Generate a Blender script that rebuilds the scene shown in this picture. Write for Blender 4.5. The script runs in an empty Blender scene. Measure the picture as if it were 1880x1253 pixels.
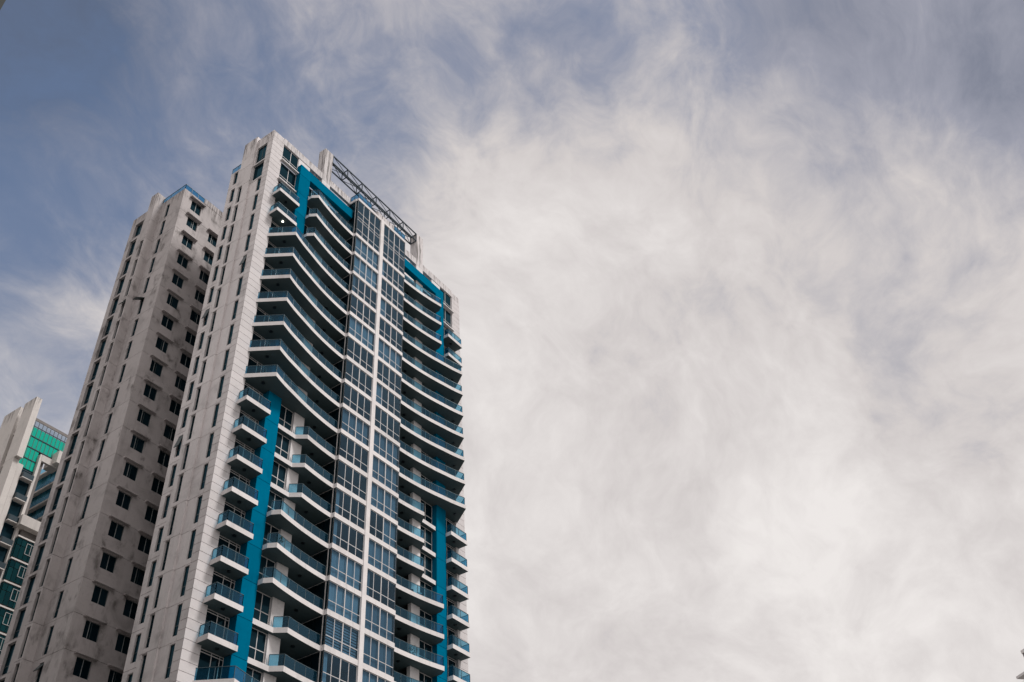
import bpy, math, random
from mathutils import Matrix, Vector
random.seed(7)
R = math.radians
scene = bpy.context.scene
col = scene.collection

# ------------------------------------------------------------------ camera
# axes: X runs along the tower's front (left to right), Y into its depth, Z up
YAW, PITCH, ROLL, FPX = R(58.0), R(42.0), R(-4.2), 1806.0
CAM = Vector((-42.81, -56.63, 1.6))
fwd_h = Vector((math.sin(YAW), math.cos(YAW), 0))
right_h = Vector((math.cos(YAW), -math.sin(YAW), 0))
FWD = fwd_h * math.cos(PITCH) + Vector((0, 0, math.sin(PITCH)))
UP0 = right_h.cross(FWD)
RGT = right_h * math.cos(ROLL) + UP0 * math.sin(ROLL)
UPV = -right_h * math.sin(ROLL) + UP0 * math.cos(ROLL)
cam_data = bpy.data.cameras.new('camera')
cam = bpy.data.objects.new('camera', cam_data)
col.objects.link(cam)
M = Matrix((RGT, UPV, -FWD)).transposed().to_4x4()
M.translation = CAM
cam.matrix_world = M
cam_data.sensor_width = 36.0
cam_data.lens = FPX / 1880 * 36.0
cam_data.clip_start = 0.1
cam_data.clip_end = 6000
scene.camera = cam
def direction(px, py):
    return (FWD * FPX + RGT * (px - 940) - UPV * (py - 626.5)).normalized()
def project(p):
    q = Vector(p) - CAM
    z = q.dot(FWD)
    return (940 + FPX * q.dot(RGT) / z, 626.5 - FPX * q.dot(UPV) / z)

# ------------------------------------------------------------------ sun and sky
SUN_AZ = Vector((0.30, -0.95, 0)).normalized()
SUN_EL = R(52)
sun_dir = SUN_AZ * math.cos(SUN_EL) + Vector((0, 0, math.sin(SUN_EL)))
sd = bpy.data.lights.new('sun', 'SUN')
sd.energy = 1.5
sd.angle = R(14)
sd.color = (1.0, 0.96, 0.93)
sun = bpy.data.objects.new('sun', sd)
col.objects.link(sun)
sun.rotation_euler = (-sun_dir).to_track_quat('-Z', 'Y').to_euler()
sun.location = (0, -40, 150)

world = bpy.data.worlds.new('World')
scene.world = world
world.use_nodes = True
nt = world.node_tree
for n in list(nt.nodes):
    nt.nodes.remove(n)
def N(tree, kind, **kw):
    n = tree.nodes.new(kind)
    for k, v in kw.items():
        setattr(n, k, v)
    return n
class G:
    """tiny expression helper for a node tree"""
    def __init__(s, tree):
        s.t = tree
    def link(s, a, b):
        if isinstance(a, (int, float)):
            b.default_value = a
        elif isinstance(a, (tuple, list, Vector)):
            v = tuple(a)
            b.default_value = v + (1.0,) if len(b.default_value) == 4 and len(v) == 3 else v
        else:
            s.t.links.new(a, b)
    def m(s, op, a, b=0.0, clamp=False):
        n = N(s.t, 'ShaderNodeMath', operation=op, use_clamp=clamp)
        s.link(a, n.inputs[0])
        s.link(b, n.inputs[1])
        return n.outputs[0]
    def v(s, op, a, b=(0, 0, 0), out=0):
        n = N(s.t, 'ShaderNodeVectorMath', operation=op)
        s.link(a, n.inputs[0])
        if op == 'SCALE':
            s.link(b, n.inputs['Scale'])
        else:
            s.link(b, n.inputs[1])
        return n.outputs['Value'] if op in ('DOT_PRODUCT', 'LENGTH') else n.outputs[0]
    def noise(s, vec, scale, detail=6, rough=0.55, dist=0.0, color=False):
        n = N(s.t, 'ShaderNodeTexNoise')
        s.link(vec, n.inputs['Vector'])
        n.inputs['Scale'].default_value = scale
        n.inputs['Detail'].default_value = detail
        n.inputs['Roughness'].default_value = rough
        n.inputs['Distortion'].default_value = dist
        return n.outputs['Color'] if color else n.outputs['Fac']
    def mix(s, f, a, b, blend='MIX'):
        n = N(s.t, 'ShaderNodeMix', data_type='RGBA', blend_type=blend)
        s.link(f, n.inputs[0])
        s.link(a, n.inputs[6])
        s.link(b, n.inputs[7])
        return n.outputs[2]
    def ramp(s, f, a, b, lo=0.0, hi=1.0, smooth=True):
        n = N(s.t, 'ShaderNodeMapRange', interpolation_type='SMOOTHSTEP' if smooth else 'LINEAR')
        s.link(f, n.inputs[0])
        n.inputs[1].default_value = a
        n.inputs[2].default_value = b
        n.inputs[3].default_value = lo
        n.inputs[4].default_value = hi
        return n.outputs[0]
g = G(nt)
SEED = 52.6
tc = N(nt, 'ShaderNodeTexCoord')
d = tc.outputs['Generated']
sep = N(nt, 'ShaderNodeSeparateXYZ')
nt.links.new(d, sep.inputs[0])
pl = g.v('MULTIPLY', d, (1.85, 2.4, 2.8))
warp = g.v('SCALE', g.v('SUBTRACT', g.noise(pl, 1.1, 4, 0.5, color=True), (0.5, 0.5, 0.5)), 0.75)
pw = g.v('ADD', pl, warp)
n_big = g.noise(g.v('ADD', pw, (SEED, 0.3, 1.9)), 1.7, 9, 0.55)
n_mid = g.noise(g.v('ADD', pw, (7.3, 2.1, 4.4)), 4.2, 9, 0.62, 0.4)
n_fine = g.noise(g.v('ADD', pw, (1.7, 9.2, 3.3)), 10.0, 7, 0.62)
def lobe(px, py, width):
    """smooth bump round the direction seen at that point of the photograph"""
    c = g.v('DOT_PRODUCT', d, direction(px, py))
    return g.m('POWER', 2.718, g.m('DIVIDE', g.m('SUBTRACT', c, 1.0), 1 - math.cos(R(width))))
def total(*terms):
    a = terms[0]
    for b in terms[1:]:
        a = g.m('ADD', a, b)
    return a
def sc(a, k):
    return g.m('MULTIPLY', a, k)
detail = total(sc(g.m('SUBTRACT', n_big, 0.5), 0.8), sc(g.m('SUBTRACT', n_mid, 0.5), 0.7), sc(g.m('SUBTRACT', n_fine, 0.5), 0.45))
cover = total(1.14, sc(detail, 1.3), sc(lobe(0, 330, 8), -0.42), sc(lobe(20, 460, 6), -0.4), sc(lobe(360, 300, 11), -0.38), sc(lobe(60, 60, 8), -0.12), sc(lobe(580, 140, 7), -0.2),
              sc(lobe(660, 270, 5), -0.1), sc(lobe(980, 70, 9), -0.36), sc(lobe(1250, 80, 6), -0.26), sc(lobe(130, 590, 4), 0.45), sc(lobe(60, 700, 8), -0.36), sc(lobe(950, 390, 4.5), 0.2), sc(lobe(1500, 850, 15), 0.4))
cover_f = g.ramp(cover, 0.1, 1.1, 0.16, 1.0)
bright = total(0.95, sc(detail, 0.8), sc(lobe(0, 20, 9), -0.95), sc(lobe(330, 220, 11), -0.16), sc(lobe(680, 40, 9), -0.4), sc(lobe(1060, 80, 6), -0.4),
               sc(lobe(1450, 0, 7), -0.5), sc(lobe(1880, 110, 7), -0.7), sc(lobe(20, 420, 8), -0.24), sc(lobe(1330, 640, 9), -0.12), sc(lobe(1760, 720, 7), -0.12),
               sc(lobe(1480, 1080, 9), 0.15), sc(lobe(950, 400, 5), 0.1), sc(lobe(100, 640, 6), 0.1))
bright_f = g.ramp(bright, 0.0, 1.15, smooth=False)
sky = N(nt, 'ShaderNodeTexSky', sky_type='NISHITA')
sky.sun_disc = False
sky.sun_elevation = SUN_EL
sky.sun_rotation = math.atan2(sun_dir.x, sun_dir.y)
sky.air_density = 1.0
sky.dust_density = 1.5
sky.ozone_density = 1.5
STR = 0.1
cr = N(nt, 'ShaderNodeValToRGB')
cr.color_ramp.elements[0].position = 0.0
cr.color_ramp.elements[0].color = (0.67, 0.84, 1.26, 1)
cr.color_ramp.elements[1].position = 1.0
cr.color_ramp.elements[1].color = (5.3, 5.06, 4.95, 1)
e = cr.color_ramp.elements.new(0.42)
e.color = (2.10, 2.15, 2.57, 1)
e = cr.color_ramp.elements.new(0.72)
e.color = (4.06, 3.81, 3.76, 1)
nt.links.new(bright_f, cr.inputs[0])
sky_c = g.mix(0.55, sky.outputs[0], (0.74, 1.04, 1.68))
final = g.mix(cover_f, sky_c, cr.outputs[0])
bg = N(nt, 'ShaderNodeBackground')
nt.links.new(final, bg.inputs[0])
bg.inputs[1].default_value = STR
wo = N(nt, 'ShaderNodeOutputWorld')
nt.links.new(bg.outputs[0], wo.inputs[0])

scene.view_settings.view_transform = 'Standard'
scene.view_settings.look = 'None'
scene.view_settings.gamma = 1
scene.view_settings.exposure = 0.68
scene.view_settings.use_curve_mapping = False

# ------------------------------------------------------------------ materials
def mat(name):
    m_ = bpy.data.materials.new(name)
    m_.use_nodes = True
    t = m_.node_tree
    for n in list(t.nodes):
        t.nodes.remove(n)
    return m_, t, G(t)
def out(t, sh):
    o = N(t, 'ShaderNodeOutputMaterial')
    t.links.new(sh, o.inputs[0])
def paint(name, base, stain=(0.12, 0.11, 0.105), amount=0.5, rough=0.75, streak=0.5, vary=0.06, top=None, spec=0.3, patch=0.0):
    """painted render or concrete: blotches, vertical rain streaks, fine grain"""
    m_, t, gg = mat(name)
    geo = N(t, 'ShaderNodeNewGeometry')
    pos = geo.outputs['Position']
    st = gg.v('MULTIPLY', pos, (2.2, 2.2, 0.13))
    n1 = gg.noise(pos, 0.35, 6, 0.6, 0.8)
    n2 = gg.noise(st, 1.0, 5, 0.6, 0.3)
    n3 = gg.noise(pos, 6.0, 5, 0.65)
    blot = gg.ramp(n1, 0.46, 0.78)
    strk = gg.ramp(n2, 0.52, 0.8)
    f = gg.m('ADD', gg.m('MULTIPLY', blot, amount), gg.m('MULTIPLY', strk, streak * amount))
    if top is not None:
        sp = N(t, 'ShaderNodeSeparateXYZ')
        t.links.new(pos, sp.inputs[0])
        band = gg.m('MULTIPLY', gg.ramp(sp.outputs[2], top - 3.0, top + 0.2), gg.ramp(gg.noise(st, 1.6, 6, 0.7, 0.4), 0.46, 0.62))
        f = gg.m('ADD', f, gg.m('MULTIPLY', band, 0.95))
    if patch:
        pn = gg.noise(gg.v('MULTIPLY', pos, (1.0, 1.0, 0.6)), 1.0, 9, 0.62, 0.25)
        f = gg.m('ADD', f, gg.m('MULTIPLY', gg.ramp(pn, 0.5, 0.74), gg.m('MULTIPLY', gg.ramp(gg.noise(pos, 0.22, 3, 0.5), 0.34, 0.56), patch)))
    f = gg.m('MINIMUM', f, 0.9)
    c = gg.mix(f, base, stain)
    info = N(t, 'ShaderNodeObjectInfo')
    k = gg.m('ADD', 1 - vary, gg.m('MULTIPLY', info.outputs['Random'], 2 * vary))
    k = gg.m('MULTIPLY', k, gg.ramp(n3, 0.2, 0.8, 0.92, 1.06, False))
    kk = N(t, 'ShaderNodeCombineXYZ')
    for i in range(3):
        t.links.new(k, kk.inputs[i])
    c = gg.v('MULTIPLY', c, kk.outputs[0])
    b = N(t, 'ShaderNodeBsdfPrincipled')
    t.links.new(c, b.inputs['Base Color'])
    b.inputs['Roughness'].default_value = rough
    b.inputs['Specular IOR Level'].default_value = spec
    bp = N(t, 'ShaderNodeBump')
    bp.inputs['Strength'].default_value = 0.25
    bp.inputs['Distance'].default_value = 0.02
    t.links.new(n3, bp.inputs['Height'])
    t.links.new(bp.outputs[0], b.inputs['Normal'])
    out(t, b.outputs[0])
    return m_
def plain(name, base, rough=0.5, metal=0.0, vary=0.0):
    m_, t, gg = mat(name)
    b = N(t, 'ShaderNodeBsdfPrincipled')
    geo = N(t, 'ShaderNodeNewGeometry')
    n1 = gg.noise(geo.outputs['Position'], 2.5, 4, 0.6)
    c = gg.mix(gg.ramp(n1, 0.3, 0.75, 0.0, 0.35), base, tuple(x * 0.6 for x in base))
    t.links.new(c, b.inputs['Base Color'])
    b.inputs['Roughness'].default_value = rough
    b.inputs['Metallic'].default_value = metal
    out(t, b.outputs[0])
    return m_
def clear_glass(name, tint, refl=(0.75, 0.9, 1.0), ior=1.5, rough=0.02, body=None, body_f=0.0):
    """tinted pane: tinted see-through plus a fresnel mirror"""
    m_, t, gg = mat(name)
    tr = N(t, 'ShaderNodeBsdfTransparent')
    tr.inputs[0].default_value = tint + (1,)
    gl = N(t, 'ShaderNodeBsdfGlossy')
    gl.inputs[0].default_value = refl + (1,)
    gl.inputs['Roughness'].default_value = rough
    geo = N(t, 'ShaderNodeNewGeometry')
    bp = N(t, 'ShaderNodeBump')
    bp.inputs['Strength'].default_value = 0.06
    bp.inputs['Distance'].default_value = 0.05
    t.links.new(gg.noise(geo.outputs['Position'], 0.9, 2, 0.5), bp.inputs['Height'])
    t.links.new(bp.outputs[0], gl.inputs['Normal'])
    fr = N(t, 'ShaderNodeFresnel')
    fr.inputs[0].default_value = ior
    base_s = tr.outputs[0]
    if body:
        df = N(t, 'ShaderNodeBsdfDiffuse')
        df.inputs[0].default_value = body + (1,)
        mx0 = N(t, 'ShaderNodeMixShader')
        mx0.inputs[0].default_value = body_f
        t.links.new(tr.outputs[0], mx0.inputs[1])
        t.links.new(df.outputs[0], mx0.inputs[2])
        base_s = mx0.outputs[0]
    mx = N(t, 'ShaderNodeMixShader')
    # mirror only at the outer face, not inside the thin pane
    t.links.new(gg.m('MULTIPLY', fr.outputs[0], gg.m('SUBTRACT', 1.0, geo.outputs['Backfacing'])), mx.inputs[0])
    t.links.new(base_s, mx.inputs[1])
    t.links.new(gl.outputs[0], mx.inputs[2])
    out(t, mx.outputs[0])
    return m_
def dark_glass(name, base, rough=0.06, vary=0.6, ior=1.5):
    """glass in front of an unlit room"""
    m_, t, gg = mat(name)
    info = N(t, 'ShaderNodeObjectInfo')
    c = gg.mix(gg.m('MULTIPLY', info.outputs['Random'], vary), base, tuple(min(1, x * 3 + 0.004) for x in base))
    df = N(t, 'ShaderNodeBsdfDiffuse')
    t.links.new(c, df.inputs[0])
    gl = N(t, 'ShaderNodeBsdfGlossy')
    gl.inputs[0].default_value = (0.1, 0.28, 0.38, 1)
    gl.inputs['Roughness'].default_value = rough
    fr = N(t, 'ShaderNodeFresnel')
    fr.inputs[0].default_value = ior
    mx = N(t, 'ShaderNodeMixShader')
    t.links.new(fr.outputs[0], mx.inputs[0])
    t.links.new(df.outputs[0], mx.inputs[1])
    t.links.new(gl.outputs[0], mx.inputs[2])
    out(t, mx.outputs[0])
    return m_
def cloth(name, lo, hi):
    m_, t, gg = mat(name)
    info = N(t, 'ShaderNodeObjectInfo')
    b = N(t, 'ShaderNodeBsdfDiffuse')
    t.links.new(gg.mix(info.outputs['Random'], lo, hi), b.inputs[0])
    out(t, b.outputs[0])
    return m_
MAT = {}
MAT['wall'] = paint('wall paint', (0.8, 0.75, 0.745), amount=0.32, top=96.5, patch=0.28)
MAT['pier'] = paint('pier panels', (0.67, 0.635, 0.635), amount=0.18, vary=0.05, top=97.0)
MAT['rear'] = paint('weathered wall paint', (0.54, 0.5, 0.495), (0.12, 0.105, 0.1), amount=0.4, streak=0.6, top=97.0, patch=0.85)
MAT['white'] = paint('white slab paint', (0.78, 0.745, 0.74), (0.3, 0.28, 0.27), amount=0.3, streak=1.0, vary=0.05)
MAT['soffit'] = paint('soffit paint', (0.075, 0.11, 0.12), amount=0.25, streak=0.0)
MAT['blue'] = paint('blue paint', (0.0, 0.155, 0.275), (0.0, 0.1, 0.19), amount=0.5, rough=0.7, vary=0.1, spec=0.0, streak=0.7)
MAT['tile'] = plain('balcony tiles', (0.16, 0.15, 0.14), 0.6)
MAT['frame'] = plain('window frame', (0.66, 0.63, 0.62), 0.5)
MAT['sideframe'] = plain('grey frame', (0.05, 0.07, 0.075), 0.5)
MAT['greybar'] = plain('window bar', (0.4, 0.42, 0.42), 0.5)
MAT['pane'] = clear_glass('bay glass', (0.62, 0.77, 0.86), (0.4, 0.66, 0.9), 1.6)
MAT['rail'] = clear_glass('railing glass', (0.5, 0.77, 0.88), (0.32, 0.6, 0.82), 1.55, body=(0.03, 0.13, 0.2), body_f=0.08)
MAT['roofrail'] = clear_glass('roof railing glass', (0.4, 0.68, 0.86), (0.5, 0.75, 0.95), 1.5, body=(0.01, 0.18, 0.36), body_f=0.3)
MAT['metal'] = plain('dark rail metal', (0.02, 0.035, 0.045), 0.4, 0.6)
MAT['railmetal'] = plain('rail metal', (0.09, 0.13, 0.15), 0.4, 0.5)
MAT['truss'] = plain('truss steel', (0.008, 0.03, 0.05), 0.7, 0.0)
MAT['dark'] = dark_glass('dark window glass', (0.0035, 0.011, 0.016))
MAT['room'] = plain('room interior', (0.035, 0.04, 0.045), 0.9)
MAT['curtain'] = cloth('curtain cloth', (0.2, 0.2, 0.21), (0.42, 0.42, 0.42))
MAT['blind'] = plain('roller blind', (0.36, 0.36, 0.37), 0.8)
MAT['green'] = clear_glass('green curtain wall', (0.02, 0.3, 0.24), (0.5, 1.0, 0.85), 1.5, body=(0.0, 0.55, 0.4), body_f=0.75)
MAT['teal'] = dark_glass('teal window glass', (0.001, 0.016, 0.017), vary=0.6, ior=1.6)
MAT['wing'] = dark_glass('wing window glass', (0.01, 0.05, 0.07), vary=1.0, ior=1.7)
MAT['pale'] = clear_glass('pale parapet glass', (0.8, 0.85, 0.88), (0.9, 1, 1), 1.4)
MAT['t3'] = paint('far tower paint', (0.66, 0.62, 0.59), amount=0.25, top=95.0)
MAT['t3d'] = paint('far tower grey', (0.22, 0.2, 0.19), amount=0.4)
MAT['nb'] = paint('neighbour facade', (0.03, 0.035, 0.035), (0.012, 0.014, 0.014), amount=0.3)
MAT['leaf'] = plain('leaf', (0.035, 0.07, 0.025), 0.6)
MAT['pot'] = plain('clay pot', (0.12, 0.07, 0.05), 0.7)
def lamp_mat(name, s):
    m_, t, gg = mat(name)
    em = N(t, 'ShaderNodeEmission')
    em.inputs[0].default_value = (1, 0.9, 0.75, 1)
    em.inputs[1].default_value = s
    out(t, em.outputs[0])
    return m_
MAT['lit'] = lamp_mat('lit lamp', 8.0)

# ------------------------------------------------------------------ mesh helpers
ORIGIN = {}
CACHE = {}
class MB:
    def __init__(s):
        s.v, s.f, s.mi = [], [], []
    def quad(s, *p, m=0):
        b = len(s.v)
        s.v += [tuple(x) for x in p]
        s.f.append(tuple(range(b, b + len(p))))
        s.mi.append(m)
        return s
    def hexa(s, a, m=0):
        b = len(s.v)
        s.v += [tuple(x) for x in a]
        for q in ((0, 3, 2, 1), (4, 5, 6, 7), (0, 1, 5, 4), (1, 2, 6, 5), (2, 3, 7, 6), (3, 0, 4, 7)):
            s.f.append(tuple(b + i for i in q))
            s.mi.append(m)
        return s
    def box(s, x0, x1, y0, y1, z0, z1, m=0):
        x0, x1 = min(x0, x1), max(x0, x1)
        y0, y1 = min(y0, y1), max(y0, y1)
        return s.hexa([(x0, y0, z0), (x1, y0, z0), (x1, y1, z0), (x0, y1, z0), (x0, y0, z1), (x1, y0, z1), (x1, y1, z1), (x0, y1, z1)], m)
    def prism(s, poly, z0, z1, m_side=0, m_bot=0, m_top=0):
        area = sum(poly[i][0] * poly[(i + 1) % len(poly)][1] - poly[(i + 1) % len(poly)][0] * poly[i][1] for i in range(len(poly)))
        if area < 0:
            poly = poly[::-1]
        n, b = len(poly), len(s.v)
        s.v += [(x, y, z0) for x, y in poly] + [(x, y, z1) for x, y in poly]
        s.f.append(tuple(range(b + n - 1, b - 1, -1)))
        s.mi.append(m_bot)
        s.f.append(tuple(range(b + n, b + 2 * n)))
        s.mi.append(m_top)
        for i in range(n):
            j = (i + 1) % n
            s.f.append((b + i, b + j, b + n + j, b + n + i))
            s.mi.append(m_side)
        return s
    def bar(s, p, q, r, r2=None):
        p, q = Vector(p), Vector(q)
        ax = (q - p).normalized()
        side = ax.cross(Vector((0, 0, 1)))
        if side.length < 1e-3:
            side = Vector((1, 0, 0))
        side.normalize()
        up = side.cross(ax)
        r2 = r2 or r
        c = [(-1, -1), (1, -1), (1, 1), (-1, 1)]
        return s.hexa([p + side * a * r + up * b_ * r2 for a, b_ in c] + [q + side * a * r + up * b_ * r2 for a, b_ in c])
    def build(s, name, mats, parent=None, world_parent=None):
        if not isinstance(mats, (list, tuple)):
            mats = [mats]
        lo = [min(v[i] for v in s.v) for i in range(3)]
        hi = [max(v[i] for v in s.v) for i in range(3)]
        c = Vector([(lo[i] + hi[i]) / 2 for i in range(3)])
        rel = [tuple(round(v[i] - c[i], 4) for i in range(3)) for v in s.v]
        key = (tuple(rel), tuple(s.f), tuple(s.mi), tuple(mats))
        me = CACHE.get(key)
        if me is None:
            me = bpy.data.meshes.new(name)
            me.from_pydata(rel, [], s.f)
            for k in mats:
                me.materials.append(MAT[k])
            if any(s.mi):
                me.polygons.foreach_set('material_index', s.mi)
            CACHE[key] = me
        o = bpy.data.objects.new(name, me)
        col.objects.link(o)
        ORIGIN[o.name] = c
        if parent is not None:
            o.parent = parent
            o.location = c - ORIGIN[parent.name]
        else:
            o.location = c
        return o
def thing(name, label, cat, loc, group=None):
    o = bpy.data.objects.new(name, None)
    col.objects.link(o)
    o.location = loc
    o.empty_display_size = 1.0
    ORIGIN[o.name] = Vector(loc)
    o['label'] = label
    o['category'] = cat
    if group:
        o['group'] = group
    return o
def F(plane):            # wall facing the viewer's right (normal -Y): (along X, z, depth)
    return lambda a, z, d_: (a, plane + d_, z)
def S(plane):            # wall facing left (normal -X): (along Y, z, depth)
    return lambda a, z, d_: (plane + d_, a, z)
def panel(mp, a0, a1, z0, z1, thick, holes=(), mb=None):
    """a slab of wall with real openings in it"""
    mb = mb or MB()
    A = sorted({a0, a1} | {x for h in holes for x in h[:2]})
    Zs = sorted({z0, z1} | {x for h in holes for x in h[2:]})
    A = [x for x in A if a0 <= x <= a1]
    Zs = [x for x in Zs if z0 <= x <= z1]
    def hole(i, j):
        if i < 0 or j < 0 or i >= len(A) - 1 or j >= len(Zs) - 1:
            return True
        ca, cz = (A[i] + A[i + 1]) / 2, (Zs[j] + Zs[j + 1]) / 2
        return any(h[0] < ca < h[1] and h[2] < cz < h[3] for h in holes)
    for i in range(len(A) - 1):
        for j in range(len(Zs) - 1):
            if hole(i, j):
                continue
            p, q, r, s_ = A[i], A[i + 1], Zs[j], Zs[j + 1]
            mb.quad(mp(p, r, 0), mp(q, r, 0), mp(q, s_, 0), mp(p, s_, 0))
            if hole(i - 1, j):
                mb.quad(mp(p, r, 0), mp(p, s_, 0), mp(p, s_, thick), mp(p, r, thick))
            if hole(i + 1, j):
                mb.quad(mp(q, r, 0), mp(q, r, thick), mp(q, s_, thick), mp(q, s_, 0))
            if hole(i, j - 1):
                mb.quad(mp(p, r, 0), mp(p, r, thick), mp(q, r, thick), mp(q, r, 0))
            if hole(i, j + 1):
                mb.quad(mp(p, s_, 0), mp(q, s_, 0), mp(q, s_, thick), mp(p, s_, thick))
    return mb
def pbox(mb, mp, a0, a1, z0, z1, d0, d1):
    p, q = mp(a0, z0, d0), mp(a1, z1, d1)
    return mb.box(p[0], q[0], p[1], q[1], p[2], q[2])
def window(parent, mp, a0, a1, z0, z1, depth, cuts=(), rows=(), fw=0.05, mats=('sideframe', 'dark'), name='window', pane_gap=0.0):
    """frame with bars (the part) and its panes (sub-parts) at that depth of an opening"""
    fr = MB()
    A = [a0] + list(cuts) + [a1]
    Zs = [z0] + list(rows) + [z1]
    for i, a in enumerate(A):
        w = fw if 0 < i < len(A) - 1 else fw
        lo, hi = (a, a + w) if i == 0 else ((a - w, a) if i == len(A) - 1 else (a - w / 2, a + w / 2))
        pbox(fr, mp, lo, hi, z0, z1, depth, depth + 0.06)
    for j, z in enumerate(Zs):
        lo, hi = (z, z + fw) if j == 0 else ((z - fw, z) if j == len(Zs) - 1 else (z - fw / 2, z + fw / 2))
        pbox(fr, mp, a0 + fw, a1 - fw, lo, hi, depth + 0.004, depth + 0.056)
    o = fr.build(name, mats[0], parent)
    for i in range(len(A) - 1):
        for j in range(len(Zs) - 1):
            p = MB()
            pbox(p, mp, A[i] + fw * 0.45, A[i + 1] - fw * 0.45, Zs[j] + fw * 0.45, Zs[j + 1] - fw * 0.45, depth + 0.022, depth + 0.038)
            if parent is T:
                pane_queue.append((o, p, mats[1], name))
            else:
                p.build('pane', mats[1], o)
    return o
T = None
pane_queue = []

FH, Z0 = 3.2, 34.709
def Z(l):
    return Z0 + FH * l
W = 34.9                      # width of the front
LMIN = -2                     # lowest storey built in detail (the frame ends above it)

# ------------------------------------------------------------------ ground
gm, gt, gg_ = mat('asphalt and paving')
gb = N(gt, 'ShaderNodeBsdfPrincipled')
gp = N(gt, 'ShaderNodeNewGeometry')
gt.links.new(gg_.mix(gg_.ramp(gg_.noise(gp.outputs['Position'], 0.05, 6, 0.6), 0.35, 0.65), (0.1, 0.098, 0.095), (0.22, 0.21, 0.195)), gb.inputs['Base Color'])
gb.inputs['Roughness'].default_value = 0.9
out(gt, gb.outputs[0])
MAT['ground'] = gm
ground = MB().quad((-2500, -2500, 0), (2500, -2500, 0), (2500, 2500, 0), (-2500, 2500, 0)).build('ground', 'ground')
ground['kind'] = 'structure'
ground['label'] = 'paved ground around the foot of the towers'

# ------------------------------------------------------------------ the main tower
T = thing('apartment_tower', 'tall beige apartment tower with blue frame, curved white balconies and a glazed centre bay', 'building', (W / 2, 4, 0))
# hidden masses behind the facades
MB().box(0.06, 1.6, 0.06, 0.8, 0, Z(19.3)).build('wall', 'wall', T)
MB().box(0.3, 1.6, 0.8, 4.6, 0, Z(19.2)).build('wall', 'wall', T)
MB().box(1.3, 3.0, 4.6, 7.85, 0, Z(18.85)).build('wall', 'wall', T)
MB().box(1.6, W - 0.2, 2.45, 7.8, 0, Z(19.05)).build('wall', 'room', T)
MB().box(W - 1.6, W - 0.06, 0.06, 7.8, 0, Z(19.3)).build('wall', 'wall', T)
MB().box(1.6, W - 1.6, 0.35, 2.45, 0, Z(LMIN)).build('lower_wall', 'wall', T)
# corner piers: four cladding courses to each storey, on the front and on the side
def courses(top):
    zs = []
    for l in range(LMIN, 20):
        for k in range(4):
            z0, z1 = Z(l + k / 4), Z(l + (k + 1) / 4)
            if z0 > top - 0.3:
                return zs
            zs.append((z0, min(z1, top) if min(z1, top) > top - 0.35 or z1 < top else z1))
    return zs
for z0, z1 in courses(Z(19.34)):
    z1 = min(z1, Z(19.34))
    MB().box(0.0, 1.64, 0.0, 0.07, z0 + 0.045, z1).build('wall_panel', 'pier', T)
    if z1 < Z(19.26):
        MB().box(0.012, 0.082, 0.085, 0.84, z0 + 0.05, z1).build('wall_panel', 'wall', T)
    if z0 > Z(-0.1):
        MB().box(W - 1.64, W, 0.0, 0.07, z0 + 0.045, z1).build('wall_panel', 'pier', T)
MB().box(1.6, 1.66, 0.07, 0.8, Z(LMIN), Z(19.0)).build('pier_return', 'pier', T)
# side wall: three planes, one panel to each storey and plane, with the window slots cut through
for l in range(LMIN, 20):
    z0, z1 = Z(l) + 0.045, Z(l + 1)
    if l <= 16:
        zt = z1 if l < 16 else Z(16.86)
        panel(S(0.0), 0.86, 2.62, z0, zt, 0.25, [(0.88, 1.46, Z(l + 0.16), min(Z(l + 0.97), zt - 0.06))]).build('wall_panel', 'wall', T)
        window(T, S(0.0), 0.88, 1.46, Z(l + 0.16), min(Z(l + 0.97), zt - 0.06), 0.1, rows=(Z(l + 0.43),))
    if l <= 18:
        panel(S(-0.18), 2.63, 4.68, z0, z1 if l < 18 else Z(19.52), 0.45, [(3.72, 4.32, Z(l + 0.12), Z(l + 1) - 0.02)] if l <= 16 else ()).build('wall_panel', 'wall', T)
        if l <= 16:
            window(T, S(-0.18), 3.72, 4.32, Z(l + 0.12), Z(l + 1) - 0.02, 0.2, rows=(Z(l + 0.42),))
        top = z1 if l < 18 else Z(18.95)
        panel(S(1.0), 4.7, 7.88, z0, top, 0.28, [(6.62, 7.26, Z(l + 0.17), min(Z(l + 0.98), top - 0.3))]).build('wall_panel', 'wall', T)
        window(T, S(1.0), 6.62, 7.26, Z(l + 0.17), min(Z(l + 0.98), top - 0.3), 0.14, rows=(Z(l + 0.44),))
hA, hB = (0.9, 2.45, Z(17.86), Z(18.8)), (0.9, 2.58, Z(16.92), Z(17.82))
panel(S(0.0), 0.86, 2.62, Z(16.87), Z(19.3), 0.3, [hA, hB]).build('wall_panel', 'wall', T)
window(T, S(0.0), *hA, 0.16, cuts=(1.65,), rows=(Z(18.1),))
window(T, S(0.0), *hB, 0.22, cuts=(), rows=())
MB().box(-0.06, 0.0, 0.86, 2.62, Z(17.8), Z(17.86)).build('window_sill', 'white', T)
MB().box(-0.05, 0.0, 0.86, 2.62, Z(16.86), Z(16.91)).build('window_sill', 'white', T)
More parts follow.
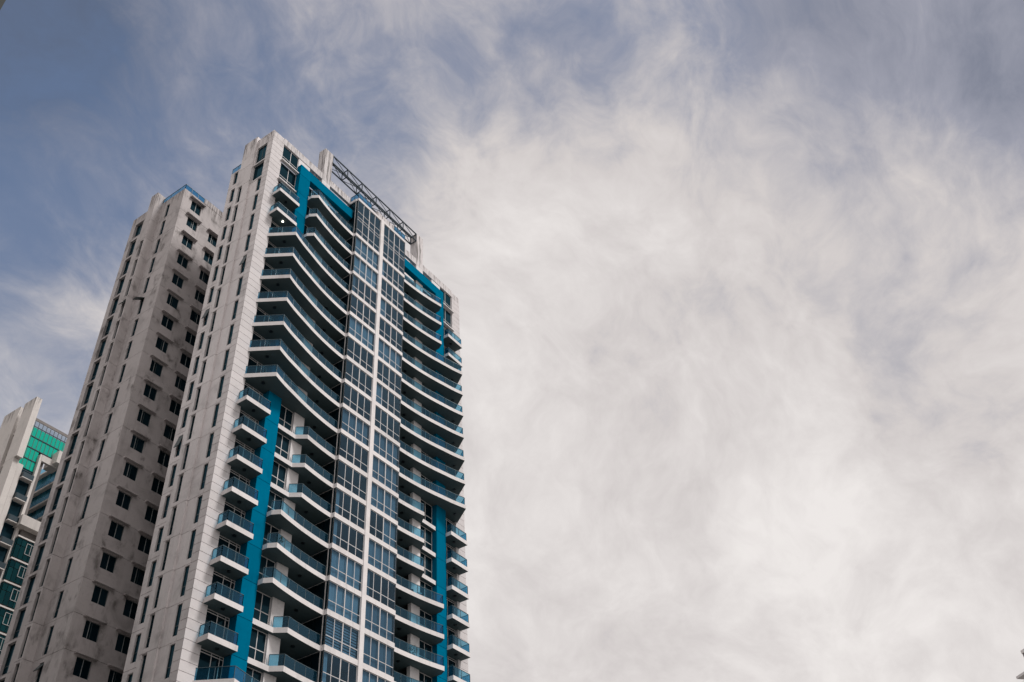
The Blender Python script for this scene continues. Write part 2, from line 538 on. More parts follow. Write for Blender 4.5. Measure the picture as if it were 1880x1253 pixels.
# tall fin standing over the side wall, and the rail on the rear roof
MB().box(-0.15, 2.2, 2.66, 4.66, Z(18.95), Z(19.5)).build('roof_fin', 'wall', T)
MB().box(0.0, 1.7, 0.08, 2.6, Z(19.25), Z(19.335)).build('coping', 'wall', T)
rr = MB()
rr.bar((1.05, 4.75, Z(19.24)), (1.05, 7.85, Z(19.24)), 0.03)
for y in (4.8, 5.8, 6.8, 7.83):
    rr.bar((1.05, y, Z(18.95)), (1.05, y, Z(19.24)), 0.025)
ro = rr.build('roof_railing', 'metal', T)
for y in (4.82, 5.82, 6.82):
    MB().box(1.04, 1.06, y, y + 0.96, Z(18.96), Z(19.22)).build('glass_panel', 'roofrail', ro)
# open top-hung sashes in the window slots
for l, (sx, y0, y1) in ((12, (0.0, 0.9, 1.44)), (11, (1.02, 6.64, 7.24)), (6, (1.02, 6.64, 7.24))):
    zt, zb = Z(l + 0.95), Z(l + 0.46)
    MB().hexa([(sx - 0.32, y0, zb + .05), (sx - 0.28, y0, zb + .02), (sx - 0.28, y1, zb + .02), (sx - 0.32, y1, zb + .05),
               (sx + 0.06, y0, zt), (sx + 0.1, y0, zt - .03), (sx + 0.1, y1, zt - .03), (sx + 0.06, y1, zt)]).build('open_sash', 'sideframe', T)

CURVE = [(3.05, -2.48), (4.2, -2.14), (5.2, -1.92), (6.18, -1.74), (7.2, -1.52), (8.3, -1.33), (9.4, -1.17), (10.5, -1.05), (11.7, -0.95), (12.9, -0.9)]
def curve_w(u):
    for (a, b), (c, e_) in zip(CURVE, CURVE[1:]):
        if a <= u <= c:
            t = (u - a) / (c - a)
            return b + (e_ - b) * t
    return CURVE[-1][1]
def smooth_curve(u):
    # average over a little window rounds the polyline into a curve
    k = 0.5
    lo, hi = max(3.05, u - k), min(12.9, u + k)
    return curve_w(u) if u < 3.6 else sum(curve_w(lo + (hi - lo) * i / 8) for i in range(9)) / 9
def front_line(kind):
    if kind == 'large':
        head, u0 = [(1.36, 0.0)], 3.05
    elif kind == 'wide':
        head, u0 = [(5.76, -1.05)], 6.2
    else:
        head, u0 = [(5.76, -0.38), (8.06, -0.38)], 8.78
    pts = []
    n = max(4, int((12.9 - u0) / 0.7))
    for i in range(n + 1):
        u = u0 + (12.9 - u0) * i / n
        pts.append((u, smooth_curve(u)))
    return head, pts
LARGE = {-1, 8, 9, 10, 11, 12, 13, 14}
WIDE = {2, 3, 4, 15, 16, 17}
SHORT = {-2, 0, 1, 5, 6, 7}
SMALL = {-2, 0, 1, 2, 3, 4, 5, 6, 7, 15, 16}
TH = 0.46
panels_queue = []
def railing(parent, path, z, mxf, step=1.22, end_post=True):
    """handrail with slim posts, and glass panels queued one by one"""
    mb = MB()
    pts = [Vector((mxf(u), w, 0)) for u, w in path]
    seg = []
    L = [0.0]
    for a, b in zip(pts, pts[1:]):
        L.append(L[-1] + (b - a).length)
    def at(s_):
        for i in range(len(pts) - 1):
            if s_ <= L[i + 1] + 1e-6:
                t = (s_ - L[i]) / max(1e-6, L[i + 1] - L[i])
                return pts[i].lerp(pts[i + 1], max(0, min(1, t)))
        return pts[-1]
    for a, b in zip(pts, pts[1:]):
        mb.bar(a + Vector((0, 0, z + 0.97)), b + Vector((0, 0, z + 0.97)), 0.026, 0.022)
    n = max(1, round(L[-1] / step))
    for i in range(n + 1):
        p = at(L[-1] * i / n)
        mb.bar(p + Vector((0, 0, z)), p + Vector((0, 0, z + 0.95)), 0.02)
    for i in range(n):
        a, b = at(L[-1] * i / n), at(L[-1] * (i + 1) / n)
        dd = (b - a).normalized()
        a, b = a + dd * 0.035, b - dd * 0.035
        nn = Vector((-dd.y, dd.x, 0)) * 0.008
        lo, hi = Vector((0, 0, z + 0.03)), Vector((0, 0, z + 0.945))
        panels_queue.append((parent, [a - nn + lo, b - nn + lo, b + nn + lo, a + nn + lo, a - nn + hi, b - nn + hi, b + nn + hi, a + nn + hi]))
    return mb
def rail_into(parent, paths, z, mxf):
    mb = MB()
    for p in paths:
        r_ = railing(parent, p, z, mxf)
        off = len(mb.v)
        mb.v += r_.v
        mb.f += [tuple(i + off for i in f) for f in r_.f]
        mb.mi += r_.mi
    mb.build('handrail', 'railmetal', parent)
def soffit_lamp(parent, u, w, z, mxf, lit=False):
    mb = MB()
    rad = 0.07 if lit else 0.17
    ring = [(mxf(u) + rad * math.cos(2 * math.pi * k / 10), w + rad * math.sin(2 * math.pi * k / 10)) for k in range(10)]
    mb.prism(ring, z - 0.1, z - 0.003)
    o = mb.build('ceiling_light', 'lit' if lit else 'metal', parent)
def inset(path, k):
    res = []
    for i, p in enumerate(path):
        a = Vector(path[max(0, i - 1)])
        b = Vector(path[min(len(path) - 1, i + 1)])
        t = (b - a).normalized()
        nrm = Vector((-t.y, t.x))
        if nrm.y < 0:
            nrm = -nrm
        q = Vector(p) + nrm * k
        res.append((q.x, q.y))
    return res
for side in (0, 1):
    mx = (lambda u: u) if side == 0 else (lambda u: W - u)
    # blue frame: one panel to each storey, beam over the balconies
    MB().box(mx(4.19), mx(5.71), -0.46, 0.34, 0, Z(18.45)).build('frame_core', 'blue', T)
    for l in range(LMIN, 19):
        z1 = Z(l + 1) if l < 18 else Z(18.53)
        MB().box(mx(4.15), mx(5.75), -0.5, 0.33, Z(l) + 0.045, z1).build('blue_panel', 'blue', T)
    MB().box(mx(5.752), mx(12.93), -0.497, 0.2, Z(18.09), Z(18.53) - 0.004).build('blue_beam', 'blue', T)
    # white pier that rises into the roof pylon
    MB().box(mx(7.92), mx(9.26), -0.06, 0.35, 0, Z(18.97)).build('white_pier', 'white', T)
    MB().box(mx(7.94), mx(9.27), -0.05, 1.02, Z(18.97), Z(20.86)).build('roof_pylon', 'pier', T)
    # parapet band and the wall under it
    for a, b in ((1.64, 7.925), (9.285, 12.95)):
        MB().box(mx(a), mx(b), -0.02, 0.32, Z(19.0), Z(19.34)).build('parapet', 'pier', T)
    MB().box(mx(4.15), mx(5.95), 0.04, 0.34, Z(18.535), Z(18.998)).build('wall', 'white', T)
    window(T, F(0.1) if True else None, *sorted((mx(5.97), mx(7.9))), Z(18.3), Z(18.99), 0.2, cuts=((mx(5.97) + mx(7.9)) / 2,), mats=('frame', 'dark'))
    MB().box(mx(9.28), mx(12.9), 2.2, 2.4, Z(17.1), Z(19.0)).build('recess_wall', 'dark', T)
    for l in range(LMIN, 19):
        zt = Z(l) + TH
        big = l in LARGE
        # floor plate behind the facade
        # sliding door / window beside the corner pier
        a0, a1 = sorted((mx(1.68), mx(4.14)))
        if l >= 17:
            zz0, zz1 = (Z(17.06), Z(18.02)) if l == 17 else (Z(18.1), Z(18.99))
            window(T, F(0.0), a0, a1, zz0, zz1, 0.12, cuts=(mx(2.95),), rows=(zz0 + 0.95,), fw=0.06, mats=('frame', 'dark'))
            MB().box(mx(1.5), mx(4.14), -0.28, 0.11, zz0 - 0.18, zz0 - 0.02).build('window_sill', 'white', T)
        else:
            window(T, F(0.0), a0, a1, zt, Z(l + 1) - 0.02, 0.3, cuts=(mx(2.95), mx(3.75)), rows=(Z(l + 0.92),), fw=0.07, mats=('frame', 'dark'), name='sliding_door')
        # window between blue frame and white pier
        a0, a1 = sorted((mx(5.77), mx(7.9)))
        if l <= 17:
            window(T, F(0.0), a0, a1, Z(l + 0.2), Z(l + 1) - 0.01, 0.1, cuts=(mx(6.95),), rows=(Z(l + 0.5),), fw=0.07, mats=('frame', 'dark'))
            if l not in SHORT:
                MB().box(mx(5.77), mx(7.9), 0.06, 0.34, Z(l) + 0.004, Z(l + 0.2) - 0.004).build('spandrel', 'white', T)
        # recessed window wall at the back of the loggia
        if l <= 17:
            a0, a1 = sorted((mx(9.28), mx(12.9)))
            window(T, F(2.0), a0, a1, zt, Z(l + 1) - 0.01, 0.2, cuts=[a0 + (a1 - a0) * k / 3 for k in (1, 2)], rows=(Z(l + 0.75),), fw=0.06, mats=('sideframe', 'dark'), name='window_wall')
        # balconies
        kind = 'large' if big else 'wide' if l in WIDE else 'short' if l in SHORT else None
        if kind:
            head, cur = front_line(kind)
            fl = head + cur
            back = {'large': [(12.9, 2.35), (9.2, 2.35), (9.2, 0.33), (1.67, 0.33), (1.67, 0.001)],
                    'wide': [(12.9, 2.35), (9.2, 2.35), (9.2, 0.3), (5.76, 0.3)],
                    'short': [(12.9, 2.35), (9.2, 2.35), (9.2, 0.3), (5.76, 0.3)]}[kind]
            poly = [(mx(u), w) for u, w in fl + back]
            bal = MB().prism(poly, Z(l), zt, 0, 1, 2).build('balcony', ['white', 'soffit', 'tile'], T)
            if kind == 'large':
                first = [(1.48, 0.02), (3.1, -2.34)]
                run = inset(cur, 0.1)
                run[0] = (3.1, -2.34)
            elif kind == 'wide':
                first = [(5.78, -0.95), (6.24, -1.62)]
                run = inset(cur, 0.1)
                run[0] = (6.24, -1.62)
            else:
                first = [(8.08, -0.26), (8.83, -1.21)]
                run = inset(cur, 0.1)
                run[0] = (8.83, -1.21)
            rail_into(bal, [first, run], zt, mx)
            if kind == 'large':
                soffit_lamp(bal, 3.0, -0.9, Z(l), mx)
            soffit_lamp(bal, 10.8, 0.1, Z(l), mx)
        if l in SMALL:
            poly = [(mx(u), w) for u, w in [(1.16, 0.001), (1.16, -1.18), (4.08, -1.18), (4.08, 0.33), (1.67, 0.33), (1.67, 0.001)]]
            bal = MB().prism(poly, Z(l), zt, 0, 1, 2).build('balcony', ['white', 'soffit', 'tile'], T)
            rail_into(bal, [[(1.26, -0.02), (1.26, -1.09)], [(1.26, -1.09), (3.99, -1.09)], [(3.99, -1.09), (3.99, -0.52)]], zt, mx)
            soffit_lamp(bal, 2.7, -0.5, Z(l), mx, lit=(side == 0 and l == 15))
# glass panels: the 300 that show largest are parts of their balcony, the rest are joined
def area(ps):
    q = [project(p) for p in (ps[0], ps[1], ps[5], ps[4])]
    if not any(0 < x < 1880 and 0 < y < 1253 for x, y in q):
        return 0
    return abs(sum(q[i][0] * q[(i + 1) % 4][1] - q[(i + 1) % 4][0] * q[i][1] for i in range(4))) / 2
panels_queue.sort(key=lambda t: -area(t[1]))
for par, ps in panels_queue[:300]:
    MB().hexa(ps).build('glass_panel', 'rail', par)
rest = MB()
for par, ps in panels_queue[300:]:
    rest.hexa(ps)
ro = rest.build('smaller_glass_panels', 'rail', T)
ro['kind'] = 'stuff'
ro['label'] = 'the smaller railing panes of the balconies'

# centre bay
BU0, BU1, MU0, MU1 = 13.0, 21.9, 17.17, 17.73
for l in range(LMIN, 20):
    if l == 18:
        continue
    zt = Z(l) + (0.5 if l < 19 else 0.42)
    poly = [(BU0, -1.3), (BU1, -1.3), (BU1, -0.88), (BU1, 2.4), (BU0, 2.4)] if l == 19 else \
           [(BU0, -1.3), (BU1, -1.3), (BU1, 2.4), (BU0, 2.4)]
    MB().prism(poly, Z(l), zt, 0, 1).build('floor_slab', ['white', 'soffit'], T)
    MB().box(BU0 - 0.1, BU0, -0.96, -0.0, Z(l) + 0.002, zt - 0.002).build('slab_edge', 'white', T)
MB().box(MU0, MU1, -1.36, -1.12, 0, Z(19.1)).build('centre_mullion', 'white', T)
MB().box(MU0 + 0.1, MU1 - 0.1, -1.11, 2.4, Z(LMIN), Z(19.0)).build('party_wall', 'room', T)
MB().box(16.4, 19.6, -1.28, -1.0, Z(19.135), Z(19.36)).build('parapet', 'pier', T)
LIGHT = {(0, 16): 'c', (0, 15): 'c', (0, 12): 'c', (0, 8): 'c', (0, 14): 'h', (0, 5): 'h', (0, 4): 'h', (0, 3): 'c', (0, 2): 'c', (0, 1): 'b', (0, 0): 'h', (0, -1): 'c',
         (1, 16): 'h', (1, 14): 'h', (1, 12): 'c', (1, 10): 'h', (1, 8): 'c', (1, 7): 'c', (1, 6): 'c', (1, 4): 'c', (1, 3): 'h', (1, 2): 'c', (1, 1): 'c', (1, 0): 'c', (1, 5): 'h'}
def curtain(parent, a0, a1, z0, z1, kind):
    mb = MB()
    if kind == 'b':
        k = 0
        z = z1
        while z > z0 + 0.1:
            mb.box(a0, a1, -1.05, -1.04, z - 0.16, z)
            z -= 0.26
        mb.build('blind', 'blind', parent)
        return
    n = max(4, int((a1 - a0) / 0.24))
    for i in range(n):
        p, q = a0 + (a1 - a0) * i / n, a0 + (a1 - a0) * (i + 1) / n
        dp, dq = (-1.06, -1.01) if i % 2 else (-1.01, -1.06)
        mb.quad((p, dp, z0), (q, dq, z0), (q, dq, z1), (p, dp, z1))
    mb.build('curtain', 'curtain', parent)
def bay_window(side, z0, z1, rows, l):
    a0, a1 = (BU0 + 0.03, MU0) if side == 0 else (MU1, BU1 - 0.03)
    st = (a1 - a0) / 4
    cuts = [a0 + st * k for k in (1, 2, 3)]
    o = window(T, F(-1.3), a0, a1, z0, z1, 0.06, cuts=cuts, rows=rows, fw=0.06, mats=('frame', 'pane'), name='bay_window')
    k = LIGHT.get((side, l))
    if k in ('c', 'b'):
        curtain(o, a0 + 0.08, a1 - 0.08, z0, z1, k)
    elif k == 'h':
        if random.random() < 0.5:
            curtain(o, a0 + 0.08, a0 + st * random.choice((0.7, 1.3)), z0, z1, 'c')
        else:
            curtain(o, a0 + st * random.choice((2.2, 2.7)), a1 - 0.08, z0, z1, 'c')
    # a wider middle bar
    MB().box(cuts[1] - 0.05, cuts[1] + 0.05, -1.265, -1.17, z0, z1).build('middle_bar', 'frame', o)
for l in range(LMIN, 18):
    for side in (0, 1):
        if l == 17:
            bay_window(side, Z(17) + 0.5, Z(19), (Z(17.43), Z(17.96), Z(18.1), Z(18.39)), 17)
        else:
            bay_window(side, Z(l) + 0.5, Z(l + 1), (Z(l + 0.435),), l)
    z0, z1 = Z(l) + 0.5, Z(l + 1 if l < 17 else 19)
    for side in (0, 1):
        bu = BU0 if side == 0 else BU1
        s_ = 1 if side == 0 else -1
        mp = (lambda a, z, dd, bu=bu, s_=s_: (bu + s_ * dd, a, z))
        window(T, mp, -1.27, 2.3, z0, z1, 0.02, cuts=(-0.9, 0.2, 1.25), rows=(Z(l + 0.435),), fw=0.06, mats=('metal', 'dark'), name='bay_side')
        MB().box(bu - s_ * 0.06, bu + s_ * 0.015, -0.94, -0.88, Z(l) + 0.46, z1).build('corner_post', 'frame', T)
# back wall of the rooms behind the bay
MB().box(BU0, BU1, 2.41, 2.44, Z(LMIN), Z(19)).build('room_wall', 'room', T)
# roof rail over the bay
for a, b in ((13.05, 15.4), (19.75, 21.85)):
    r_ = MB()
    zb, zt = Z(19) + 0.42, Z(19.45)
    r_.bar((a, -1.22, zt), (b, -1.22, zt), 0.03)
    n = 3
    for k in range(n + 1):
        x = a + (b - a) * k / n
        r_.bar((x, -1.22, zb), (x, -1.22, zt), 0.025)
    if a < 14:
        r_.bar((13.05, -1.22, zt), (13.05, 0.05, zt), 0.03)
        r_.bar((13.05, 0.05, zb), (13.05, 0.05, zt), 0.025)
        r_.bar((13.05, -0.55, zb), (13.05, -0.55, zt), 0.025)
    o = r_.build('roof_railing', 'metal', T)
    for k in range(n):
        x, y = a + (b - a) * k / n, a + (b - a) * (k + 1) / n
        MB().box(x + 0.04, y - 0.04, -1.23, -1.21, zb + 0.03, zt - 0.04).build('glass_panel', 'roofrail', o)
    if a < 14:
        MB().box(13.04, 13.06, -1.18, -0.58, zb + 0.03, zt - 0.04).build('glass_panel', 'roofrail', o)
        MB().box(13.04, 13.06, -0.52, 0.02, zb + 0.03, zt - 0.04).build('glass_panel', 'roofrail', o)
# panes: the 300 that show largest are parts of their windows, the smaller ones are joined
def pane_area(t):
    q = [project(v) for v in t[1].v]
    xs, ys = [a for a, b in q], [b for a, b in q]
    if max(xs) < 0 or min(ys) > 1253:
        return 0
    k = {'bay_window': 1.0, 'window': 0.9}.get(t[3], 0.15)
    return k * (max(xs) - min(xs)) * (max(ys) - min(ys))
pane_queue.sort(key=pane_area, reverse=True)
for o, p, m_, n_ in pane_queue[:300]:
    p.build('pane', m_, o)
rest = MB()
for o, p, m_, n_ in pane_queue[300:]:
    off = len(rest.v)
    rest.v += p.v
    rest.f += [tuple(i + off for i in f) for f in p.f]
    rest.mi += [0 if m_ == 'dark' else 1] * len(p.f)
ro = rest.build('smaller_panes', ['dark', 'pane'], T)
ro['kind'] = 'stuff'
ro['label'] = 'the smaller and half hidden window panes of the tower'
# box truss between the roof pylons
ta, tb = 9.28, W - 9.28
tz0, tz1, ty0, ty1 = 100.02, 101.36, 0.0, 0.97
root = MB()
for y in (ty0, ty1):
    for z in (tz0, tz1):
        root.bar((ta, y, z), (tb, y, z), 0.065)
trs = root.build('roof_truss', 'truss', T)
nb_ = 6
for k in range(nb_ + 1):
    x = ta + 0.04 + (tb - ta - 0.08) * k / nb_
    fr = MB()
    for p, q in (((x, ty0, tz0), (x, ty0, tz1)), ((x, ty1, tz0), (x, ty1, tz1)), ((x, ty0, tz0), (x, ty1, tz0)), ((x, ty0, tz1), (x, ty1, tz1))):
        fr.bar(p, q, 0.05)
    fr.build('truss_frame', 'truss', trs)
    if k < nb_:
        x2 = ta + 0.04 + (tb - ta - 0.08) * (k + 1) / nb_
        for p, q in (((x, ty0, tz1), (x2, ty0, tz0)), ((x, ty0, tz0), (x2, ty1, tz0)), ((x2, ty1, tz1), (x, ty1, tz0))):
            MB().bar(p, q, 0.03).build('brace', 'truss', trs)

# ------------------------------------------------------------------ the rear tower
RT = thing('rear_tower', 'weathered grey-beige tower block behind the balconied tower, with hooded windows and a blue roof rail', 'building', (5, 19, 0))
OFF = 0.08
MB().box(-0.2, 12, 14.6, 18.6, 0, Z(19.1)).build('wall', 'rear', RT)
MB().box(-0.9, 12, 18.56, 19.4, 0, Z(19.25)).build('wall', 'rear', RT)
MB().box(-0.2, 12, 19.4, 23.5, 0, Z(19.3)).build('wall', 'rear', RT)
for l in range(LMIN, 19):
    z0, z1 = Z(l + OFF) + 0.035, Z(l + 1 + OFF)
    top = l == 18
    # left side, near plane with its narrow window slot
    h = (16.62, 17.24, Z(l + 0.16), Z(l + 0.95))
    panel(S(-0.48), 14.303, 18.297, z0, z1 if not top else Z(19.2), 0.25, [h] if not top else [(16.62, 17.2, Z(18.16), Z(18.88))]).build('wall_panel', 'rear', RT)
    window(RT, S(-0.48), h[0], h[1], h[2], h[3] if not top else Z(18.88), 0.12, rows=(Z(l + 0.42),))
    # return and face of the fin
    zf = z1 if not top else Z(19.62)
    panel(F(18.3), -1.427, -0.2, z0, zf, 0.2).build('wall_panel', 'rear', RT)
    h = [(18.5, 19.06, Z(l + 0.14), Z(l + 1.0))] if l <= 16 else []
    panel(S(-1.43), 18.303, 19.45, z0, zf - 0.004, 0.45, h).build('wall_panel', 'rear', RT)
    if h:
        window(RT, S(-1.43), *h[0], 0.2, rows=(Z(l + 0.4),))
    # far plane with its wide slot
    hz = (21.66, 22.86, Z(l + 0.1), Z(l + 1.0))
    panel(S(-0.55), 19.45, 23.6, z0, z1 if not top else Z(19.4), 0.3, [(hz[0], hz[1], max(hz[2], z0 + .02), hz[3])] if not top else [(21.3, 22.8, Z(18.13), Z(18.95))]).build('wall_panel', 'rear', RT)
    if top:
        window(RT, S(-0.55), 21.3, 22.8, Z(18.13), Z(18.95), 0.28, cuts=(22.05,))
    else:
        window(RT, S(-0.55), hz[0], hz[1], hz[2], hz[3], 0.26, rows=(Z(l + 0.38),))
    # front with two columns of hooded windows
    hs = []
    wz0, wz1 = Z(l + 0.53), Z(l + 1.02)
    if top:
        wz0, wz1 = Z(18.41), Z(18.95)
    hs.append((0.82, 2.3, wz0, wz1))
    if not top:
        hs.append((4.08, 5.6, wz0, wz1))
    panel(F(14.3), -0.477, 8.0, z0, z1 if not top else Z(19.22), 0.25, hs).build('wall_panel', 'rear', RT)
    for hh in hs:
        o = window(RT, F(14.3), *hh, 0.14, cuts=((hh[0] + hh[1]) / 2,), fw=0.045)
        mxx = (hh[0] + hh[1]) / 2 + random.choice((0, 0, 0, 0.0, -0.25, 0.2))
        MB().box(mxx - 0.022, mxx + 0.022, 14.4, 14.438, hh[2] + 0.05, hh[3] - 0.05).build('mullion', 'greybar', o)
        a, b = hh[0] - 0.36, hh[1] + 0.32
        zc_ = hh[3] + 0.1
        MB().hexa([(a, 13.92, zc_), (b, 13.92, zc_), (b, 14.32, zc_ + 0.02), (a, 14.32, zc_ + 0.02), (a, 13.92, zc_ + 0.12), (b, 13.92, zc_ + 0.12), (b, 14.32, zc_ + 0.2), (a, 14.32, zc_ + 0.2)]).build('window_hood', 'rear', RT)
MB().box(2.55, 8.0, 14.28, 14.55, Z(19.23), Z(19.5)).build('parapet', 'rear', RT)
MB().box(-0.45, 2.5, 14.34, 18.3, Z(19.18), Z(19.24)).build('roof_slab', 'rear', RT)
MB().box(-1.39, 2.0, 18.34, 19.41, Z(19.28), Z(19.605)).build('roof_fin', 'rear', RT)
r_ = MB()
zb, zt = Z(19.24), Z(19.48)
r_.bar((-0.42, 14.36, zt), (2.5, 14.36, zt), 0.03)
r_.bar((-0.42, 14.36, zt), (-0.42, 18.25, zt), 0.03)
for k in range(4):
    r_.bar((-0.42 + 2.9 * k / 3, 14.36, zb), (-0.42 + 2.9 * k / 3, 14.36, zt), 0.025)
    r_.bar((-0.42, 14.36 + 3.87 * k / 3, zb), (-0.42, 14.36 + 3.87 * k / 3, zt), 0.025)
o = r_.build('roof_railing', 'metal', RT)
for k in range(3):
    MB().box(-0.38 + 2.9 * k / 3, -0.46 + 2.9 * (k + 1) / 3, 14.35, 14.37, zb + 0.02, zt - 0.04).build('glass_panel', 'roofrail', o)
    MB().box(-0.43, -0.41, 14.4 + 3.87 * k / 3, 14.32 + 3.87 * (k + 1) / 3, zb + 0.02, zt - 0.04).build('glass_panel', 'roofrail', o)
for l, sx, y0, y1 in ((13, -0.48, 16.62, 17.24), (0, -0.48, 16.62, 17.24), (13, -1.43, 18.5, 19.06)):
    ztp, zbt = Z(l + 0.93), Z(l + 0.62)
    k = 0.95 if l == 13 and sx > -1 else 0.4
    MB().hexa([(sx - k, y0, zbt + .3), (sx - k + .05, y0, zbt + .26), (sx - k + .05, y1, zbt + .26), (sx - k, y1, zbt + .3),
               (sx + 0.06, y0, ztp), (sx + 0.1, y0, ztp - .04), (sx + 0.1, y1, ztp - .04), (sx + 0.06, y1, ztp)]).build('open_sash', 'sideframe', RT)

# ------------------------------------------------------------------ the green glazed tower far left
GT = thing('glass_topped_tower', 'pale tower with twin fins and a green glazed crown, farthest left', 'building', (18, 64, 0))
def part(name, m_, *b, par=GT):
    return MB().box(*b).build(name, m_, par)
part('fin', 't3', 12.1, 13.0, 59.4, 62.2, 84.5, 94.9)
part('fin', 't3', 12.1, 12.96, 60.0, 62.2, 0, 84.46)
part('fin', 't3', 12.15, 12.96, 63.4, 67.2, 0, 95.05)
part('slot_wall', 't3d', 12.9, 13.4, 62.2, 63.4, 0, 92.2)  # shadow of the slot between the fins put into its dark grey colour
for z in (90.0, 84.5, 79.0, 73.5):
    part('slot_beam', 't3', 12.5, 12.7, 62.2, 63.4, z, z + 0.35)
part('wall', 't3', 13.0, 15.6, 61.4, 75, 0, 86.5)
part('wall', 't3', 13.0, 30, 70.5, 80, 0, 91)
gw = part('crown_frame', 't3d', 13.0, 24.0, 60.5, 60.62, 91.95, 92.4)
for k in range(15):
    x = 13.05 + k * 0.63
    low = 83.6 if x < 15.3 else 87.4
    MB().box(x - 0.03, x + 0.03, 60.5, 60.6, low, 91.9).build('crown_bar', 'sideframe', gw)
    if k < 14:
        MB().box(x + 0.05, x + 0.58, 60.56, 60.58, 91.05, 91.85).build('clear_pane', 'pale', gw)
        for r0, r1 in ((89.3, 90.85), (87.45, 89.2), (85.6, 87.35), (83.7, 85.5)):
            if r0 >= low - 0.1:
                MB().box(x + 0.04, x + 0.59, 60.54, 60.58, r0 + 0.05, r1).build('green_pane', 'green', gw)
for z, x1 in ((90.9, 21.9), (89.22, 21.9), (87.38, 21.9), (85.5, 15.6), (83.6, 15.6)):
    MB().box(13.02, x1, 60.46, 60.53, z, z + 0.12).build('crown_rail', 'metal', gw)
part('backing', 'room', 13.05, 22, 61.1, 61.2, 87.3, 90.9)
part('backing', 'room', 13.05, 15.5, 61.1, 61.2, 80, 87.3)
# column block below the crown
part('column', 't3', 15.6, 16.0, 60.0, 62.9, 0, 86.9)
part('column_front', 't3d', 16.02, 16.6, 60.4, 62.8, 0, 86.2)  # darker grey stands in for shade on the column's front face
part('lintel', 't3', 15.9, 18.4, 59.95, 60.35, 85.9, 86.9)
part('roof_block', 't3', 17.6, 19.0, 59.0, 62, 86.2, 88.2)
# dark loggias between fin and column
part('loggia_pier', 't3', 13.0, 13.75, 60.05, 60.48, 0, 84)
part('loggia_wall', 'dark', 13.0, 15.6, 60.5, 60.6, 0, 84)
for z in (84.0, 80.6, 77.2, 73.8, 70.4):
    s_ = part('loggia_slab', 't3', 13.8, 15.5, 59.5, 60.4, z - 2.12, z - 2.0)
    MB().box(13.82, 13.87, 59.52, 60.38, z - 1.98, z - 1.2).build('loggia_rail', 'metal', s_)
    MB().box(13.9, 15.48, 59.52, 59.57, z - 1.98, z - 1.2).build('loggia_rail', 'metal', s_)
# side wing with long balconies
part('wing', 't3d', 20.4, 30, 56, 70, 0, 88.4)
for z in (88.5, 85.4, 82.5, 79.6, 76.7):
    s_ = part('wing_slab', 't3', 19.75, 20.5, 56, 69, z - 0.3, z)
    MB().box(19.8, 19.82, 56, 69, z + 0.05, z + 0.9).build('glass_panel', 'rail', s_)
    for k in range(12):
        y = 56.1 + k * 1.05
        MB().box(20.32, 20.38, y, y + 0.95, z - 2.7, z - 0.35).build('pane', 'wing', s_)
# lower faceted bay
part('bay_cap', 't3', 15.3, 19.6, 58.9, 63.5, 74.9, 76.4)
part('bay_core', 't3d', 16.3, 19.5, 59.95, 63.4, 0, 74.9)
part('bay_flank', 't3', 14.6, 15.7, 61.6, 63.6, 0, 76.0)
for j in range(12):
    zs_ = 73.62 - 3.3 * j
    s_ = part('bay_slab', 't3', 15.8, 19.5, 59.35, 61.4, zs_ - 0.2, zs_)
    for k in range(5):
        MB().box(15.95 + k * 0.7, 16.58 + k * 0.7, 59.5, 59.56, zs_ - 3.05, zs_ - 1.3).build('pane', 'teal', s_)
        MB().box(15.95 + k * 0.7, 16.58 + k * 0.7, 59.5, 59.56, zs_ - 1.22, zs_ - 0.24).build('pane', 'teal', s_)
    for k in range(2):
        MB().box(15.86, 15.92, 59.62 + k * 0.85, 60.4 + k * 0.85, zs_ - 3.05, zs_ - 0.24).build('pane', 'teal', s_)
    fr = MB()
    x0, x1, z0, z1 = 17.35, 18.7, zs_ - 2.2, zs_ - 0.6
    for b in ((x0, x0 + .07, z0, z1), (x1 - .07, x1, z0, z1), (x0, x1, z0, z0 + .07), (x0, x1, z1 - .07, z1), (18.02, 18.08, z0, z1)):
        fr.box(b[0], b[1], 59.42, 59.49, b[2], b[3])
    fr.build('casement', 'greybar', s_)
MB().bar((13.6, 63.0, 92), (13.6, 63.0, 97.2), 0.03).build('aerial', 'metal', GT)

# ------------------------------------------------------------------ dark tower at the left edge, of which only the edge shows
e1 = direction(11, 0)
k = 28 / math.hypot(e1.x, e1.y)
ex, ey = CAM.x + e1.x * k, CAM.y + e1.y * k
NB = thing('dark_tower', 'near-black edge of a building cutting the top left corner of the picture', 'building', (ex - 6, ey + 6, 0))
MB().box(ex - 14, ex - 0.15, ey + 0.15, ey + 70, 0, 58).build('wall', 'nb', NB)  # unseen length drawn out to shade the towers' left-facing walls
for j in range(18):
    MB().box(ex - 14.05, ex - 0.02, ey, ey + 70.05, j * 3.2 + 2.6, j * 3.2 + 3.15).build('floor_band', 'nb', NB)
MB().box(ex - 0.5, ex, ey - 0.02, ey + 0.5, 0, 58).build('corner_pier', 'nb', NB)

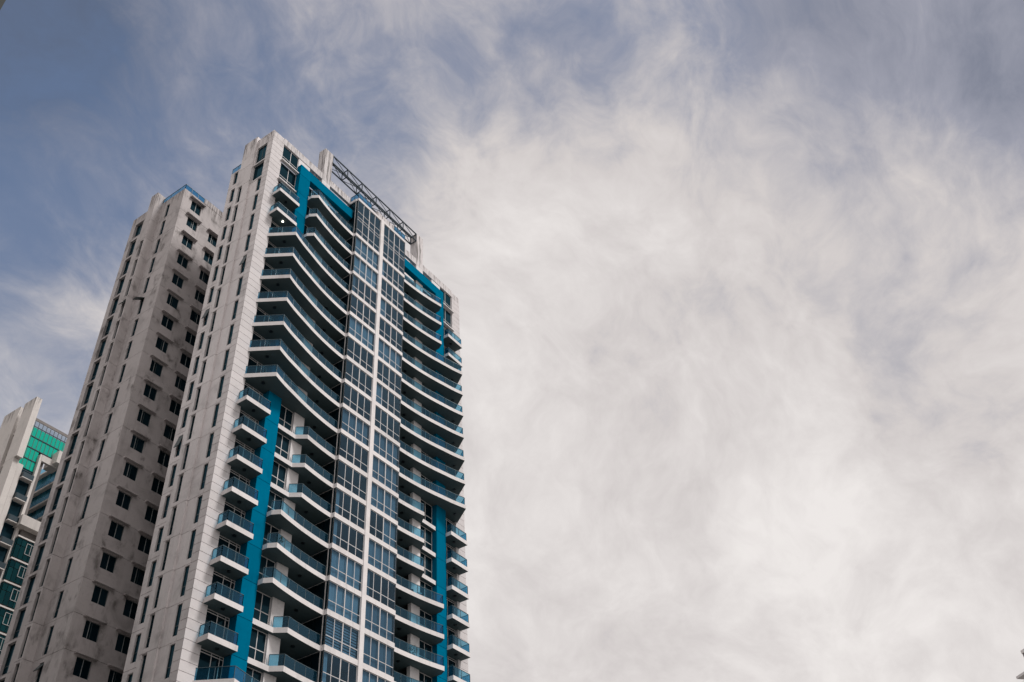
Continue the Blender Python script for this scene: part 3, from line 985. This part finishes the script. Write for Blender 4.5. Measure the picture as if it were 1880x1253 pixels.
# ------------------------------------------------------------------ tower whose balcony tips enter at the lower right
e2 = direction(1875.5, 1201)
k = 170 / math.hypot(e2.x, e2.y)
tip1 = CAM + e2 * k
e3 = direction(1865, 1243)
k3 = 170 / math.hypot(e3.x, e3.y)
tip2 = CAM + e3 * k3
hr = Vector((e2.x, e2.y, 0)).normalized()
rt = Vector((hr.y, -hr.x, 0))
BT = thing('balcony_tower', 'distant tower whose pointed balcony corners enter at the lower right edge', 'building', (tip1 + rt * 10).xy.to_3d())
def diamond(tip, r_):
    c = tip + rt * r_
    return [(tip.x, tip.y), ((c - hr * r_).x, (c - hr * r_).y), ((c + rt * r_).x, (c + rt * r_).y), ((c + hr * r_).x, (c + hr * r_).y)]
MB().prism(diamond(tip2 + rt * 2.2, 8.5), 0, tip1.z).build('wall', 't3d', BT)
MB().prism(diamond(tip1, 9), tip1.z, tip1.z + 0.5, 0, 0).build('roof_slab', 'white', BT)
for j in range(8):
    zz = tip2.z - 3.4 * j
    b_ = MB().prism(diamond(tip2, 11), zz - 0.35, zz).build('balcony', 'white', BT)

# ------------------------------------------------------------------ plants on the balconies
def plant(label, x, y, z, h, seed):
    rnd = random.Random(seed)
    p = thing('potted_plant', label, 'plant', (x, y, z), 'potted plants on the balconies')
    ring = lambda r_: [(x + r_ * math.cos(k * math.pi / 4), y + r_ * math.sin(k * math.pi / 4)) for k in range(8)]
    mb = MB()
    for i in range(3):
        mb.prism(ring(0.14 + 0.035 * i), z + 0.1 * i, z + 0.1 * (i + 1))
    mb.build('pot', 'pot', p)
    lf = MB()
    for i in range(70):
        a = rnd.random() * 2 * math.pi
        r_ = 0.32 * math.sqrt(rnd.random())
        zz = z + 0.3 + (h - 0.3) * rnd.random()
        c = Vector((x + r_ * math.cos(a), y + r_ * math.sin(a), zz))
        t = Vector((math.cos(a), math.sin(a), rnd.uniform(-0.2, 1.2))).normalized() * rnd.uniform(0.12, 0.26)
        s_ = Vector((-math.sin(a), math.cos(a), rnd.uniform(-.4, .4))) * 0.05
        lf.quad(c, c + t * 0.5 + s_, c + t, c + t * 0.5 - s_)
    lf.build('foliage', 'leaf', p)
plant('bushy potted plant behind glass on a right-hand balcony near the bottom', 25.3, -0.65, Z(2) + TH, 1.05, 1)
plant('small potted plant on the prow of a lower left balcony', 6.75, -1.25, Z(3) + TH, 0.8, 2)

# ------------------------------------------------------------------ chairs on two right-hand balconies
def chair(label, x, y, z, turn):
    c = thing('balcony_chair', label, 'chair', (x, y, z), 'chairs on the balconies')
    ca, sa = math.cos(turn), math.sin(turn)
    def w(px, py, pz):
        return (x + px * ca - py * sa, y + px * sa + py * ca, z + pz)
    def bx(name, x0, x1, y0, y1, z0, z1, lean=0.0):
        MB().hexa([w(x0, y0, z0), w(x1, y0, z0), w(x1, y1, z0), w(x0, y1, z0), w(x0, y0 + lean, z1), w(x1, y0 + lean, z1), w(x1, y1 + lean, z1), w(x0, y1 + lean, z1)]).build(name, 'metal', c)
    bx('seat', -0.24, 0.24, -0.24, 0.24, 0.4, 0.45)
    bx('backrest', -0.24, 0.24, 0.2, 0.24, 0.45, 0.92, 0.1)
    for lx in (-0.22, 0.18):
        for ly in (-0.22, 0.18):
            bx('leg', lx, lx + 0.04, ly, ly + 0.04, 0.0, 0.4)
chair('dark chair behind the glass rail of the widest lower right balcony', 25.0, -0.55, Z(4) + TH, 0.6)
chair('dark chair beside the white pier on a lower right balcony', 26.4, -0.6, Z(4) + TH, -0.5)
